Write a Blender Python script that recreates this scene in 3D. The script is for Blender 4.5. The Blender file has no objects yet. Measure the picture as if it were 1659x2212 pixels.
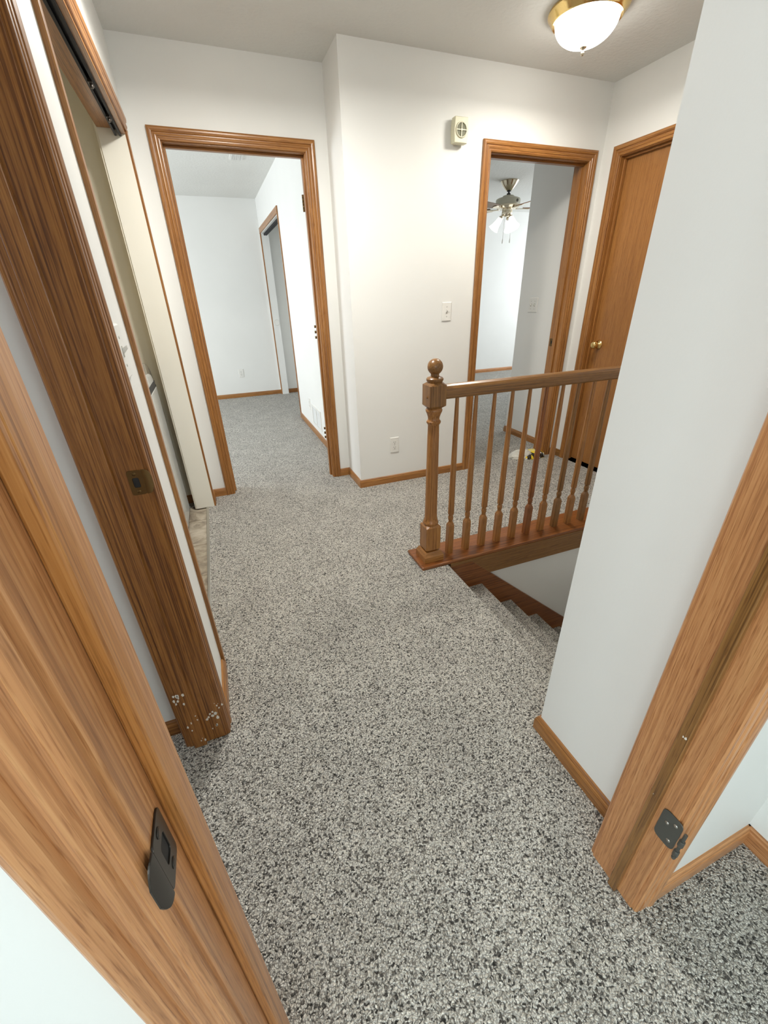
import bpy, bmesh, math, random
from mathutils import Vector, Matrix
random.seed(7)
S = bpy.context.scene
COL = S.collection
PI = math.pi

# ------------------------------------------------------------------ dimensions (metres)
H = 2.44                       # ceiling
YA, YB = 3.064, 2.766          # far hall wall, nearer hall wall with the bedroom door
XL, XC, XD = -0.200, 0.857, 2.665
XW, YE = 0.770, 0.652          # partition beside the stairs
YR0, YR1 = 0.316, 0.204        # near doorway wall, hall side / room side
XJL, XJR = -0.109, 0.6633      # near doorway jamb faces
XRC = 1.056                    # near room right wall
XS, YS0, YS1 = 0.964, 0.652, 1.602   # stair opening
DZ = 2.042                     # clear door height
T = 0.12

# ------------------------------------------------------------------ materials
MATS = {}
def newmat(name):
    m = bpy.data.materials.new(name); m.use_nodes = True
    nt = m.node_tree; nt.nodes.clear()
    out = nt.nodes.new('ShaderNodeOutputMaterial'); b = nt.nodes.new('ShaderNodeBsdfPrincipled')
    nt.links.new(b.outputs[0], out.inputs[0])
    return m, nt, b
def N(nt, t, **kw):
    n = nt.nodes.new(t)
    for k, v in kw.items():
        if k in n.inputs.keys(): n.inputs[k].default_value = v
        else: setattr(n, k, v)
    return n
def ramp(nt, fac, stops, interp='LINEAR'):
    r = nt.nodes.new('ShaderNodeValToRGB'); r.color_ramp.interpolation = interp
    e = r.color_ramp.elements
    while len(e) < len(stops): e.new(0.5)
    for i, (p, c) in enumerate(stops):
        e[i].position = p; e[i].color = (*c, 1) if len(c) == 3 else c
    nt.links.new(fac, r.inputs[0]); return r
def mix(nt, a, b, fac, mode='MIX'):
    n = nt.nodes.new('ShaderNodeMix'); n.data_type = 'RGBA'; n.blend_type = mode
    for sock, v in ((6, a), (7, b), (0, fac)):
        if hasattr(v, 'links'): nt.links.new(v, n.inputs[sock])
        else: n.inputs[sock].default_value = (*v, 1) if isinstance(v, tuple) else v
    return n.outputs[2]
def plain(name, col, rough=0.5, metal=0.0, bump=0, bscale=200, coat=0, spec=0.5):
    if name in MATS: return MATS[name]
    m, nt, b = newmat(name)
    b.inputs['Base Color'].default_value = (*col, 1); b.inputs['Roughness'].default_value = rough
    b.inputs['Metallic'].default_value = metal; b.inputs['Coat Weight'].default_value = coat
    b.inputs['Specular IOR Level'].default_value = spec
    tc = N(nt, 'ShaderNodeTexCoord')
    n0 = N(nt, 'ShaderNodeTexNoise', Scale=bscale, Detail=3.0)
    nt.links.new(tc.outputs['Object'], n0.inputs['Vector'])
    r = ramp(nt, n0.outputs['Fac'], [(0.25, tuple(c*0.94 for c in col)), (0.75, tuple(min(1, c*1.04) for c in col))])
    nt.links.new(r.outputs[0], b.inputs['Base Color'])
    if bump:
        bp = N(nt, 'ShaderNodeBump', Strength=bump, Distance=0.002)
        nt.links.new(n0.outputs['Fac'], bp.inputs['Height']); nt.links.new(bp.outputs[0], b.inputs['Normal'])
    MATS[name] = m; return m
def paint(name, col, bump=0.12, bs=110, rough=0.55, dist=0.0015, blotch=0.02):
    if name in MATS: return MATS[name]
    m, nt, b = newmat(name)
    tc = N(nt, 'ShaderNodeTexCoord')
    big = N(nt, 'ShaderNodeTexNoise', Scale=1.7, Detail=3.0); nt.links.new(tc.outputs['Object'], big.inputs['Vector'])
    r = ramp(nt, big.outputs['Fac'], [(0.3, tuple(c*(1-blotch) for c in col)), (0.7, tuple(min(1, c*(1+blotch)) for c in col))])
    nt.links.new(r.outputs[0], b.inputs['Base Color'])
    b.inputs['Roughness'].default_value = rough; b.inputs['Specular IOR Level'].default_value = 0.35
    n = N(nt, 'ShaderNodeTexNoise', Scale=bs, Detail=2.5, Roughness=0.55); nt.links.new(tc.outputs['Object'], n.inputs['Vector'])
    bp = N(nt, 'ShaderNodeBump', Strength=bump, Distance=dist)
    nt.links.new(n.outputs['Fac'], bp.inputs['Height']); nt.links.new(bp.outputs[0], b.inputs['Normal'])
    MATS[name] = m; return m
TONES = {  # (dark pore, mid, light); tones also stand in for how lit pieces are
    'honey': ((0.41, 0.183, 0.072), (0.52, 0.240, 0.098), (0.62, 0.320, 0.142)),
    'brown': ((0.150, 0.052, 0.013), (0.30, 0.120, 0.034), (0.41, 0.182, 0.058)),
    'mid':   ((0.20, 0.078, 0.024), (0.33, 0.142, 0.047), (0.43, 0.205, 0.076)),
    'rail':  ((0.125, 0.054, 0.018), (0.225, 0.105, 0.037), (0.30, 0.150, 0.058)),
    'red':   ((0.13, 0.038, 0.011), (0.24, 0.080, 0.024), (0.32, 0.120, 0.040)),
    'lit_amber': ((0.30, 0.115, 0.025), (0.46, 0.19, 0.048), (0.56, 0.26, 0.080)),
    'slab':  ((0.25, 0.105, 0.036), (0.33, 0.145, 0.050), (0.39, 0.180, 0.066)),
}
def oak(axis, tone='mid', gloss=0.34, streak=1.0):
    key = 'oak_%s_%s' % (tone, axis)
    if key in MATS: return MATS[key]
    d, mi, li = [(a_[0], a_[1]*.99, a_[2]*(.95 if tone in ('honey', 'lit_amber') else .74)) for a_ in TONES[tone]]
    m, nt, b = newmat(key)
    tc = N(nt, 'ShaderNodeTexCoord')
    def coords(across, along):
        mp = N(nt, 'ShaderNodeMapping'); sc = [across]*3; sc['xyz'.index(axis)] = along
        mp.inputs['Scale'].default_value = sc; nt.links.new(tc.outputs['Object'], mp.inputs['Vector']); return mp.outputs[0]
    # broad cathedral figure
    n1 = N(nt, 'ShaderNodeTexNoise', Scale=1.0, Detail=3.0, Distortion=0.6); nt.links.new(coords(26, 0.9), n1.inputs['Vector'])
    mu = N(nt, 'ShaderNodeMath', operation='MULTIPLY'); mu.inputs[1].default_value = 9.0; nt.links.new(n1.outputs['Fac'], mu.inputs[0])
    pp = N(nt, 'ShaderNodeMath', operation='PINGPONG'); pp.inputs[1].default_value = 0.5; nt.links.new(mu.outputs[0], pp.inputs[0])
    # fine grain lines
    n2 = N(nt, 'ShaderNodeTexNoise', Scale=1.0, Detail=4.0, Roughness=0.6); nt.links.new(coords(300, 1.6), n2.inputs['Vector'])
    n3 = N(nt, 'ShaderNodeTexNoise', Scale=1.0, Detail=2.0); nt.links.new(coords(620, 22), n3.inputs['Vector'])
    a = N(nt, 'ShaderNodeMath', operation='MULTIPLY_ADD'); a.inputs[1].default_value = 0.26; nt.links.new(pp.outputs[0], a.inputs[0]); nt.links.new(n2.outputs['Fac'], a.inputs[2])
    c = ramp(nt, a.outputs[0], [(0.42, d), (0.53, mi), (0.72, li)])
    p = ramp(nt, n3.outputs['Fac'], [(0.32, (0.62, 0.52, 0.42)), (0.46, (1, 1, 1))])
    nb = N(nt, 'ShaderNodeTexNoise', Scale=1.0, Detail=2.0); nt.links.new(coords(5, 0.7), nb.inputs['Vector'])
    t = ramp(nt, nb.outputs['Fac'], [(0.3, (0.84, 0.80, 0.76)), (0.7, (1.1, 1.1, 1.1))])
    col = mix(nt, c.outputs[0], p.outputs[0], 0.8*streak, 'MULTIPLY')
    col = mix(nt, col, t.outputs[0], 1.0, 'MULTIPLY')
    nt.links.new(col, b.inputs['Base Color'])
    b.inputs['Roughness'].default_value = gloss; b.inputs['Coat Weight'].default_value = 0.16; b.inputs['Coat Roughness'].default_value = 0.2
    bp = N(nt, 'ShaderNodeBump', Strength=0.25, Distance=0.0006)
    nt.links.new(n2.outputs['Fac'], bp.inputs['Height']); nt.links.new(bp.outputs[0], b.inputs['Normal'])
    MATS[key] = m; return m
def carpet_mat():
    m, nt, b = newmat('speckled_carpet')
    tc = N(nt, 'ShaderNodeTexCoord')
    # warp so the tufts look like short twisted yarns
    w = N(nt, 'ShaderNodeTexNoise', Scale=120.0, Detail=2.0); nt.links.new(tc.outputs['Object'], w.inputs['Vector'])
    ws = N(nt, 'ShaderNodeVectorMath', operation='SCALE'); ws.inputs['Scale'].default_value = 0.011; nt.links.new(w.outputs['Color'], ws.inputs[0])
    wa = N(nt, 'ShaderNodeVectorMath', operation='ADD'); nt.links.new(tc.outputs['Object'], wa.inputs[0]); nt.links.new(ws.outputs[0], wa.inputs[1])
    v = N(nt, 'ShaderNodeTexVoronoi', Scale=240.0, Randomness=1.0); nt.links.new(wa.outputs[0], v.inputs['Vector'])
    v2 = N(nt, 'ShaderNodeTexVoronoi', Scale=430.0, Randomness=1.0); nt.links.new(wa.outputs[0], v2.inputs['Vector'])
    sep = N(nt, 'ShaderNodeSeparateColor'); nt.links.new(v.outputs['Color'], sep.inputs[0])
    sep2 = N(nt, 'ShaderNodeSeparateColor'); nt.links.new(v2.outputs['Color'], sep2.inputs[0])
    c = ramp(nt, sep.outputs[0], [(0.0, (0.05, 0.047, 0.042)), (0.13, (0.20, 0.185, 0.165)), (0.27, (0.66, 0.615, 0.54)), (0.46, (0.93, 0.885, 0.80)), (1.0, (0.99, 0.965, 0.90))])
    f = ramp(nt, sep2.outputs[0], [(0.0, (0.66, 0.65, 0.64)), (0.45, (1.0, 1.0, 1.0)), (1.0, (1.15, 1.14, 1.12))])
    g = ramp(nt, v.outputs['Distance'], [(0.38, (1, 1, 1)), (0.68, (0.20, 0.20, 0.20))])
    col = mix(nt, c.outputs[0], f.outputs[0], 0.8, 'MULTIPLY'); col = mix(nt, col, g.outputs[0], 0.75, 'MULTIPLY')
    big = N(nt, 'ShaderNodeTexNoise', Scale=5.0, Detail=4.0, Roughness=0.6); nt.links.new(tc.outputs['Object'], big.inputs['Vector'])
    bl = ramp(nt, big.outputs['Fac'], [(0.34, (0.86, 0.86, 0.86)), (0.62, (1.04, 1.04, 1.04))])
    col = mix(nt, col, bl.outputs[0], 0.8, 'MULTIPLY')
    nt.links.new(col, b.inputs['Base Color'])
    b.inputs['Roughness'].default_value = 0.95; b.inputs['Specular IOR Level'].default_value = 0.1
    b.inputs['Sheen Weight'].default_value = 0.15; b.inputs['Sheen Roughness'].default_value = 0.5
    inv = N(nt, 'ShaderNodeMath', operation='SUBTRACT'); inv.inputs[0].default_value = 1.0; nt.links.new(v.outputs['Distance'], inv.inputs[1])
    ad = N(nt, 'ShaderNodeMath', operation='MULTIPLY_ADD'); ad.inputs[1].default_value = 0.5; nt.links.new(sep.outputs[1], ad.inputs[0]); nt.links.new(inv.outputs[0], ad.inputs[2])
    bp = N(nt, 'ShaderNodeBump', Strength=1.0, Distance=0.006); nt.links.new(ad.outputs[0], bp.inputs['Height'])
    bp2 = N(nt, 'ShaderNodeBump', Strength=0.6, Distance=0.02); nt.links.new(big.outputs['Fac'], bp2.inputs['Height']); nt.links.new(bp2.outputs[0], bp.inputs['Normal'])
    nt.links.new(bp.outputs[0], b.inputs['Normal'])
    return m
def tile_mat():
    m, nt, b = newmat('slate_look_tile')
    tc = N(nt, 'ShaderNodeTexCoord')
    n = N(nt, 'ShaderNodeTexNoise', Scale=9.0, Detail=6.0, Roughness=0.65, Distortion=1.2); nt.links.new(tc.outputs['Object'], n.inputs['Vector'])
    c = ramp(nt, n.outputs['Fac'], [(0.3, (0.17, 0.14, 0.11)), (0.5, (0.40, 0.34, 0.26)), (0.7, (0.62, 0.56, 0.46))])
    br = N(nt, 'ShaderNodeTexBrick', offset=0.5); br.inputs['Scale'].default_value = 1.0
    br.inputs['Brick Width'].default_value = 0.9; br.inputs['Row Height'].default_value = 0.34; br.inputs['Mortar Size'].default_value = 0.006
    br.inputs['Color1'].default_value = (1, 1, 1, 1); br.inputs['Color2'].default_value = (0.85, 0.83, 0.8, 1); br.inputs['Mortar'].default_value = (0.6, 0.57, 0.52, 1)
    nt.links.new(tc.outputs['Object'], br.inputs['Vector'])
    col = mix(nt, c.outputs[0], br.outputs['Color'], 1.0, 'MULTIPLY'); nt.links.new(col, b.inputs['Base Color'])
    b.inputs['Roughness'].default_value = 0.4
    bp = N(nt, 'ShaderNodeBump', Strength=0.5, Distance=0.004); nt.links.new(n.outputs['Fac'], bp.inputs['Height']); nt.links.new(bp.outputs[0], b.inputs['Normal'])
    return m
def emit(name, col, st, base=(0.9, 0.9, 0.88)):
    m, nt, b = newmat(name)
    b.inputs['Base Color'].default_value = (*base, 1); b.inputs['Emission Color'].default_value = (*col, 1); b.inputs['Emission Strength'].default_value = st
    b.inputs['Roughness'].default_value = 0.3; return m

WHITE = paint('white_wall_paint', (0.81, 0.81, 0.785))
CREAM = paint('cream_closet_paint', (0.86, 0.80, 0.655))
PALE = paint('pale_cream_paint', (0.84, 0.81, 0.72))
CEIL = paint('textured_ceiling_paint', (0.76, 0.76, 0.73), bump=0.55, bs=45, rough=0.8, dist=0.006)
CARPET = carpet_mat(); TILE = tile_mat()
BRASS = plain('polished_brass', (0.83, 0.60, 0.25), 0.16, 1.0)
NICKEL = plain('antique_nickel_brass', (0.70, 0.62, 0.48), 0.18, 1.0)
BRONZE = plain('dark_bronze', (0.060, 0.052, 0.045), 0.30, 0.75, bscale=60)
ABRASS = plain('antique_brass', (0.16, 0.095, 0.035), 0.34, 0.85, bscale=90)
GREYMET = plain('worn_grey_steel', (0.16, 0.165, 0.155), 0.38, 0.8, bscale=60)
STEEL = plain('bright_steel', (0.62, 0.60, 0.56), 0.28, 1.0)
BLACK = plain('black_parts_and_shade_gap', (0.010, 0.010, 0.011), 0.6)
WPLAST = plain('white_plastic', (0.82, 0.81, 0.77), 0.35)
IVORY = plain('ivory_plastic', (0.66, 0.63, 0.46), 0.45)
IVORYD = plain('shadowy_grille_olive', (0.16, 0.16, 0.10), 0.6)
APPL = plain('grey_white_enamel', (0.55, 0.57, 0.56), 0.25, coat=0.4)
APPD = plain('smoked_glossy_panel', (0.20, 0.19, 0.175), 0.12, 0.0, coat=0.8)
TRACK = plain('black_track_metal', (0.008, 0.009, 0.012), 0.6, 0.0, spec=0.25)
CHIP = plain('old_white_paint_splash', (0.80, 0.76, 0.68), 0.6, bscale=300)

# ------------------------------------------------------------------ mesh helpers
class B:
    def __init__(s): s.v = []; s.f = []; s.sm = []
    def add(s, vs, fs, smooth=False):
        o = len(s.v); s.v += [tuple(v) for v in vs]; s.f += [tuple(i+o for i in f) for f in fs]; s.sm += [smooth]*len(fs); return s
    def box(s, x0, x1, y0, y1, z0, z1):
        x0, x1 = sorted((x0, x1)); y0, y1 = sorted((y0, y1)); z0, z1 = sorted((z0, z1))
        return s.add([(x0,y0,z0),(x1,y0,z0),(x1,y1,z0),(x0,y1,z0),(x0,y0,z1),(x1,y0,z1),(x1,y1,z1),(x0,y1,z1)],
                     [(0,3,2,1),(4,5,6,7),(0,1,5,4),(1,2,6,5),(2,3,7,6),(3,0,4,7)])
    def loft(s, rings, smooth=False, caps=True):
        n = len(rings[0]); vs = [p for r in rings for p in r]; fs = []
        for k in range(len(rings)-1):
            for i in range(n):
                j = (i+1) % n; fs.append((k*n+i, k*n+j, (k+1)*n+j, (k+1)*n+i))
        if caps: fs.append(tuple(range(n))[::-1]); fs.append(tuple((len(rings)-1)*n+i for i in range(n)))
        return s.add(vs, fs, smooth)
    def lathe(s, prof, c=(0, 0, 0), seg=32, mat=None, smooth=True, caps=True):
        rings = []
        for r, z in prof:
            ring = []
            for i in range(seg):
                a = 2*PI*i/seg; p = Vector((max(r, 1e-5)*math.cos(a), max(r, 1e-5)*math.sin(a), z))
                if mat is not None: p = mat @ p
                ring.append((p.x+c[0], p.y+c[1], p.z+c[2]))
            rings.append(ring)
        return s.loft(rings, smooth, caps)
    def prism(s, poly, fn, t0, t1):      # poly (a,b) -> fn(a,b,t)
        return s.loft([[fn(a, b, t0) for a, b in poly], [fn(a, b, t1) for a, b in poly]])
    def ball(s, c, r, seg=28, rings=16):
        return s.lathe([(r*math.sin(PI*k/rings), -r*math.cos(PI*k/rings)) for k in range(rings+1)], c, seg)
    def tube(s, pts, r, seg=10):
        rings = []
        for i, p in enumerate(pts):
            p = Vector(p); a = Vector(pts[max(i-1, 0)]); b = Vector(pts[min(i+1, len(pts)-1)]); d = (b-a).normalized()
            u = d.orthogonal().normalized(); w = d.cross(u)
            rr = r[i] if isinstance(r, (list, tuple)) else r
            rings.append([tuple(p+u*math.cos(2*PI*k/seg)*rr+w*math.sin(2*PI*k/seg)*rr) for k in range(seg)])
        # keep frames consistent
        return s.loft(rings, True)
def make(name, b, mat, parent=None, bevel=0.0, split=False, kind=None, loc=None):
    me = bpy.data.meshes.new(name); me.from_pydata(b.v, [], b.f)
    bm = bmesh.new(); bm.from_mesh(me); bmesh.ops.recalc_face_normals(bm, faces=bm.faces); bm.to_mesh(me); bm.free()
    for p, s_ in zip(me.polygons, b.sm): p.use_smooth = s_
    me.materials.append(mat)
    o = bpy.data.objects.new(name, me); COL.objects.link(o)
    if loc: o.location = loc
    if parent is not None: o.parent = parent
    if bevel:
        md = o.modifiers.new('bevel', 'BEVEL'); md.width = bevel; md.segments = 2; md.limit_method = 'ANGLE'; md.angle_limit = math.radians(40)
    if split:
        md = o.modifiers.new('split', 'EDGE_SPLIT'); md.split_angle = math.radians(38)
    if kind: o['kind'] = kind
    return o
def empty(name, loc=(0, 0, 0), kind=None):
    o = bpy.data.objects.new(name, None); COL.objects.link(o); o.location = loc; o.empty_display_size = 0.05
    if kind: o['kind'] = kind
    return o
def tag(o, label, cat, group=None):
    o['label'] = label; o['category'] = cat
    if group: o['group'] = group
    return o
def struct(name, b, mat, label=None, bevel=0.0):
    o = make(name, b, mat, bevel=bevel, kind='structure')
    if label: o['label'] = label; o['category'] = name.split('_')[0] if name.split('_')[0] != 'trim' else 'trim'
    return o

# ------------------------------------------------------------------ walls
def wall(name, axis, p0, p1, a0, a1, z0, z1, mat, holes=(), label=None):
    """slab between planes p0,p1 of `axis`, spanning a0..a1 on the other axis, with rectangular holes (a,b,z0,z1)"""
    A = sorted({a0, a1, *[h[0] for h in holes], *[h[1] for h in holes]}); Z = sorted({z0, z1, *[h[2] for h in holes], *[h[3] for h in holes]})
    A = [a for a in A if a0-1e-6 <= a <= a1+1e-6]; Z = [z for z in Z if z0-1e-6 <= z <= z1+1e-6]
    def solid(i, j):
        if i < 0 or j < 0 or i >= len(A)-1 or j >= len(Z)-1: return False
        ca, cz = (A[i]+A[i+1])/2, (Z[j]+Z[j+1])/2
        return not any(h[0] < ca < h[1] and h[2] < cz < h[3] for h in holes)
    P = (lambda a, p, z: (p, a, z)) if axis == 'x' else (lambda a, p, z: (a, p, z))
    b = B()
    for i in range(len(A)-1):
        for j in range(len(Z)-1):
            if not solid(i, j): continue
            x0, x1, y0, y1 = A[i], A[i+1], Z[j], Z[j+1]
            for p in (p0, p1): b.add([P(x0, p, y0), P(x1, p, y0), P(x1, p, y1), P(x0, p, y1)], [(0, 1, 2, 3)])
            if not solid(i-1, j): b.add([P(x0, p0, y0), P(x0, p1, y0), P(x0, p1, y1), P(x0, p0, y1)], [(0, 1, 2, 3)])
            if not solid(i+1, j): b.add([P(x1, p0, y0), P(x1, p1, y0), P(x1, p1, y1), P(x1, p0, y1)], [(0, 1, 2, 3)])
            if not solid(i, j-1): b.add([P(x0, p0, y0), P(x1, p0, y0), P(x1, p1, y0), P(x0, p1, y0)], [(0, 1, 2, 3)])
            if not solid(i, j+1): b.add([P(x0, p0, y1), P(x1, p0, y1), P(x1, p1, y1), P(x0, p1, y1)], [(0, 1, 2, 3)])
    o = make(name, b, mat, kind='structure')
    bm = bmesh.new(); bm.from_mesh(o.data); bmesh.ops.remove_doubles(bm, verts=bm.verts, dist=1e-5); bmesh.ops.recalc_face_normals(bm, faces=bm.faces); bm.to_mesh(o.data); bm.free()
    if label: o['label'] = label; o['category'] = 'wall'
    return o

AX0, AX1 = -0.047, 0.7145      # far bedroom door clear opening
BX0, BX1 = 1.795, 2.5535       # right bedroom door clear opening
CY0, CY1 = 1.850, 2.606        # closed door in right wall
LY0, LY1 = 0.415, 1.025        # left hall door
KY0, KY1 = 1.348, 2.900        # laundry closet opening
JT = 0.019                     # jamb board thickness
ZH = DZ+JT

wall('wall_far', 'y', YA, YA+T, -1.32, XC, 0, H, WHITE, [(AX0-JT, AX1+JT, 0, ZH)], 'off-white hall end wall around the left bedroom doorway')
wall('wall_far', 'y', YB, YB+T, XC, XD+T, 0, H, WHITE, [(BX0-JT, BX1+JT, 0, ZH)], 'off-white hall wall with the wall chime, switch and outlet')
struct('wall_corner', B().box(XC, XC+T, YB+T, YA+T, 0, H), WHITE, 'short return wall stepping back beside the left bedroom doorway')
wall('wall_right', 'x', XD, XD+T, YE-T, YB, -2.7, H, WHITE, [(CY0-JT, CY1+JT, 0, ZH)], 'white wall holding the closed oak door')
wall('wall_left', 'x', XL-T+0.005, XL, YR0, YA, 0, H, WHITE, [(LY0-JT, LY1+JT, 0, ZH), (KY0, KY1, 0, 2.05)], 'white left hall wall with the laundry closet opening')
# partition beside the stairs
wall('wall_partition', 'y', YE-0.11, YE, XW, XD, -2.7, H, WHITE, [], 'big white partition wall end beside the carpeted stairs')
wall('wall_partition', 'x', XW, XW+0.11, YR0, YE-0.11, 0, H, WHITE, [], 'white hall wall on the right just past the near doorway')
# doorway wall of the near room
wall('wall_near', 'y', YR1, YR0, -2.9, XRC+0.2, 0, H, WHITE, [(XJL-JT, XJR+JT, 0, ZH)], 'pale wall around the near doorway, seen at bottom left and right')
wall('wall_near_right', 'x', XRC, XRC+0.1, -3.3, YR1, 0, H, WHITE, [(-2.7, -1.3, .75, 2.1)], 'pale side wall of the near room at the right edge')
wall('wall_near_left', 'x', -2.9, -2.8, -3.3, YR1, 0, H, WHITE, [(-2.5, -0.7, 0.75, 2.1)])
wall('wall_near_back', 'y', -3.3, -3.2, -2.8, XRC, 0, H, WHITE, [(-1.9, 0.3, 0.75, 2.1)])
# left side room seen through the left hall door
wall('wall_side_room', 'y', 1.105, 1.225, -1.8, XL-T+0.005, 0, H, WHITE, [], 'grey-lit wall strip seen between the two left door frames')
wall('wall_side_room', 'x', -1.9, -1.8, YR0, 1.225, 0, H, WHITE, [(0.45, 0.95, 1.1, 1.9)])
# laundry closet
wall('wall_closet', 'x', -1.32, -1.2, 1.225, YA, 0, H, CREAM)
wall('wall_closet', 'y', 3.03, 3.064, -1.2, -0.33, 0, H, CREAM, [], 'cream painted wall at the far end of the laundry closet')
wall('wall_closet', 'y', 1.225, 1.245, -1.2, -0.32, 0, H, CREAM)
wall('wall_closet', 'x', -0.3265, -0.3155, KY1, 3.03, 0, H, CREAM, [])
# cream coat on the closet jamb return facing the camera
struct('wall_return', B().box(-0.318, -0.2005, KY1-0.006, KY1+0.001, 0.0, 2.05), PALE, 'pale closet jamb return left of the bedroom doorway')
# far bedroom
FY = 6.68
wall('wall_bedroom_far', 'y', FY, FY+0.1, -3.2, 1.65, 0, H, WHITE, [], 'bedroom back wall with a single outlet, seen through the left doorway')
wall('wall_bedroom_right', 'x', 0.862, 0.962, YA+T, FY, 0, H, WHITE, [(5.11, 6.60, 0, 2.07)], 'bright bedroom side wall with the air grille')
wall('wall_bedroom_left', 'x', -3.2, -3.1, YA+T, FY, 0, H, WHITE, [(4.0, 5.9, 0.8, 2.1)])
wall('wall_bedroom_near', 'y', YA, YA+T, -3.1, -1.32, 0, H, WHITE)
wall('wall_closet', 'x', 1.55, 1.65, 5.0, FY, 0, H, WHITE, [], 'shaded back wall inside the bedroom closet')
wall('wall_closet', 'y', 5.0, 5.1, 0.962, 1.55, 0, H, WHITE)
# right bedroom
GX, GY = 2.70, 3.515
wall('wall_gray', 'x', GX, GX+0.11, YB+T, GY, 0, H, WHITE, [], 'shaded wall just inside the right doorway with the double switch')
wall('wall_room_right', 'y', GY-0.11, GY, GX+0.11, 6.6, 0, H, WHITE)
wall('wall_room_right', 'x', 6.5, 6.6, GY, 6.77, 0, H, WHITE, [(4.0, 6.3, 0.8, 2.1)])
wall('wall_room_far', 'y', 6.775, 6.875, 1.65, 6.6, 0, H, WHITE, [], 'sunlit back wall behind the ceiling fan')
wall('wall_room_left', 'x', 1.65, 1.75, YB+T, 6.775, 0, H, WHITE)
# stairwell walls below the floor
wall('wall_stairwell', 'y', YS1+0.021, YS1+0.13, XS-0.02, XD, -2.7, -0.02, WHITE, [], 'white stairwell wall under the railing fascia')
wall('wall_stairwell', 'x', XS-0.30, XS-0.20, YE, YS1+0.016, -2.7, -0.25, WHITE)

# ------------------------------------------------------------------ floors and ceiling
def slab(name, rects, z0, z1, mat, label=None):
    b = B()
    for x0, x1, y0, y1 in rects: b.box(x0, x1, y0, y1, z0, z1)
    return struct(name, b, mat, label)
TX = -0.249
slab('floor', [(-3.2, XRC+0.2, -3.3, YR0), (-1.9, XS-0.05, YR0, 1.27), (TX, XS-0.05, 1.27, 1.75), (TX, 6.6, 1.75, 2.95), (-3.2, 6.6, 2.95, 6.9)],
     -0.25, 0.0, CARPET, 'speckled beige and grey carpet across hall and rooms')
slab('floor_tile', [(-1.32, TX, 1.27, 2.95)], -0.25, -0.008, TILE, 'stone-look vinyl tile strip in the laundry closet')
slab('floor_lower', [(XS-0.2, XD+0.2, 0.4, 1.8)], -2.9, -2.7, CARPET)
slab('ceiling', [(-3.2, 6.6, -3.3, 6.9)], H, H+0.1, CEIL, 'grey-white textured ceiling')
tag_m = make('trim_1', B().box(TX-0.006, TX+0.010, 1.36, 2.9, -0.008, 0.004), STEEL, kind='structure', bevel=0.002)
tag_m['label'] = 'thin metal carpet edge strip beside the tile'; tag_m['category'] = 'trim'

# ------------------------------------------------------------------ baseboards
HB, TB = 0.058, 0.013
BPROF = [(0, 0), (TB, 0), (TB, HB*0.62), (TB*0.85, HB*0.78), (TB*0.72, HB*0.82), (TB*0.66, HB*0.93), (TB*0.35, HB), (0, HB)]
def baseboard(side, pts, mat_tone='mid', label=None):
    """pts: floor polyline of the wall face, board grows to the LEFT of the walking direction"""
    b = B(); P = [Vector((x, y, 0)) for x, y in pts]; ringsets = []
    for i, p in enumerate(P):
        d0 = (P[i]-P[i-1]).normalized() if i else None
        d1 = (P[i+1]-P[i]).normalized() if i < len(P)-1 else None
        n0 = Vector((-d0.y, d0.x, 0)) if d0 else None; n1 = Vector((-d1.y, d1.x, 0)) if d1 else None
        n = (n0+n1) if (n0 and n1) else (n0 or n1)
        if n0 and n1: n = n/ (1+n0.dot(n1))
        ringsets.append([tuple(p+n*t+Vector((0, 0, z))) for t, z in BPROF])
    b.loft(ringsets)
    ax = 'x' if abs(P[1].x-P[0].x) > abs(P[1].y-P[0].y) else 'y'
    o = struct('baseboard_'+side, b, oak(ax, mat_tone))
    if label: o['label'] = label; o['category'] = 'baseboard'
    return o
CW = 0.058; RV = 0.004
baseboard('far', [(AX0-RV-CW, YA), (XL, YA)], 'mid', 'tiny oak baseboard left of the left bedroom door casing')
baseboard('far', [(XC, YA), (AX1+RV+CW, YA)], 'mid', 'short oak baseboard right of the left bedroom door casing')
baseboard('corner', [(XC, YB), (XC, YA)], 'mid', 'oak baseboard on the short return wall')
baseboard('far', [(BX0-RV-CW, YB), (XC-TB, YB)], 'mid', 'long oak baseboard under the wall outlet')
baseboard('far', [(XD, YB), (BX1+RV+CW, YB)], 'rail')
baseboard('right', [(XD, CY1+RV+CW), (XD, YB)], 'rail')
baseboard('partition', [(XW, YR0+0.016), (XW, YE), (XW+0.03, YE)], 'mid', 'oak baseboard along the partition wall by the near doorway')
baseboard('near_right', [(XRC, -3.2), (XRC, YR1)], 'honey', 'light oak baseboard at the right edge of the near room')
baseboard('near', [(XRC, YR1), (XJR+RV+CW-0.045, YR1)], 'honey', 'light oak baseboard right of the near door frame')
baseboard('near', [(XJL-RV-CW, YR1), (-2.8, YR1)], 'honey')
baseboard('side_room', [(XL-T+0.005, 1.105), (-1.8, 1.105)], 'brown', 'dark oak baseboard seen between the two left door frames')
baseboard('closet', [(-0.3265, 3.03), (-1.2, 3.03)], 'brown', 'dark baseboard deep inside the laundry closet')
baseboard('bedroom_far', [(0.862, FY), (-3.1, FY)], 'mid', 'oak baseboard along the bedroom back wall')
baseboard('bedroom_right', [(0.862, YA+T), (0.862, 5.10)], 'mid', 'oak baseboard under the bedroom air grille')
baseboard('closet', [(1.55, FY), (0.962, FY)], 'brown', 'dark baseboard inside the bedroom closet')
baseboard('gray', [(GX, YB+T), (GX, GY), (GX+0.11, GY)], 'mid', 'oak baseboard behind the plastic bag')
baseboard('room_far', [(6.5, 6.775), (1.75, 6.775)], 'honey', 'sunlit light oak baseboard on the far bedroom wall')
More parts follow.
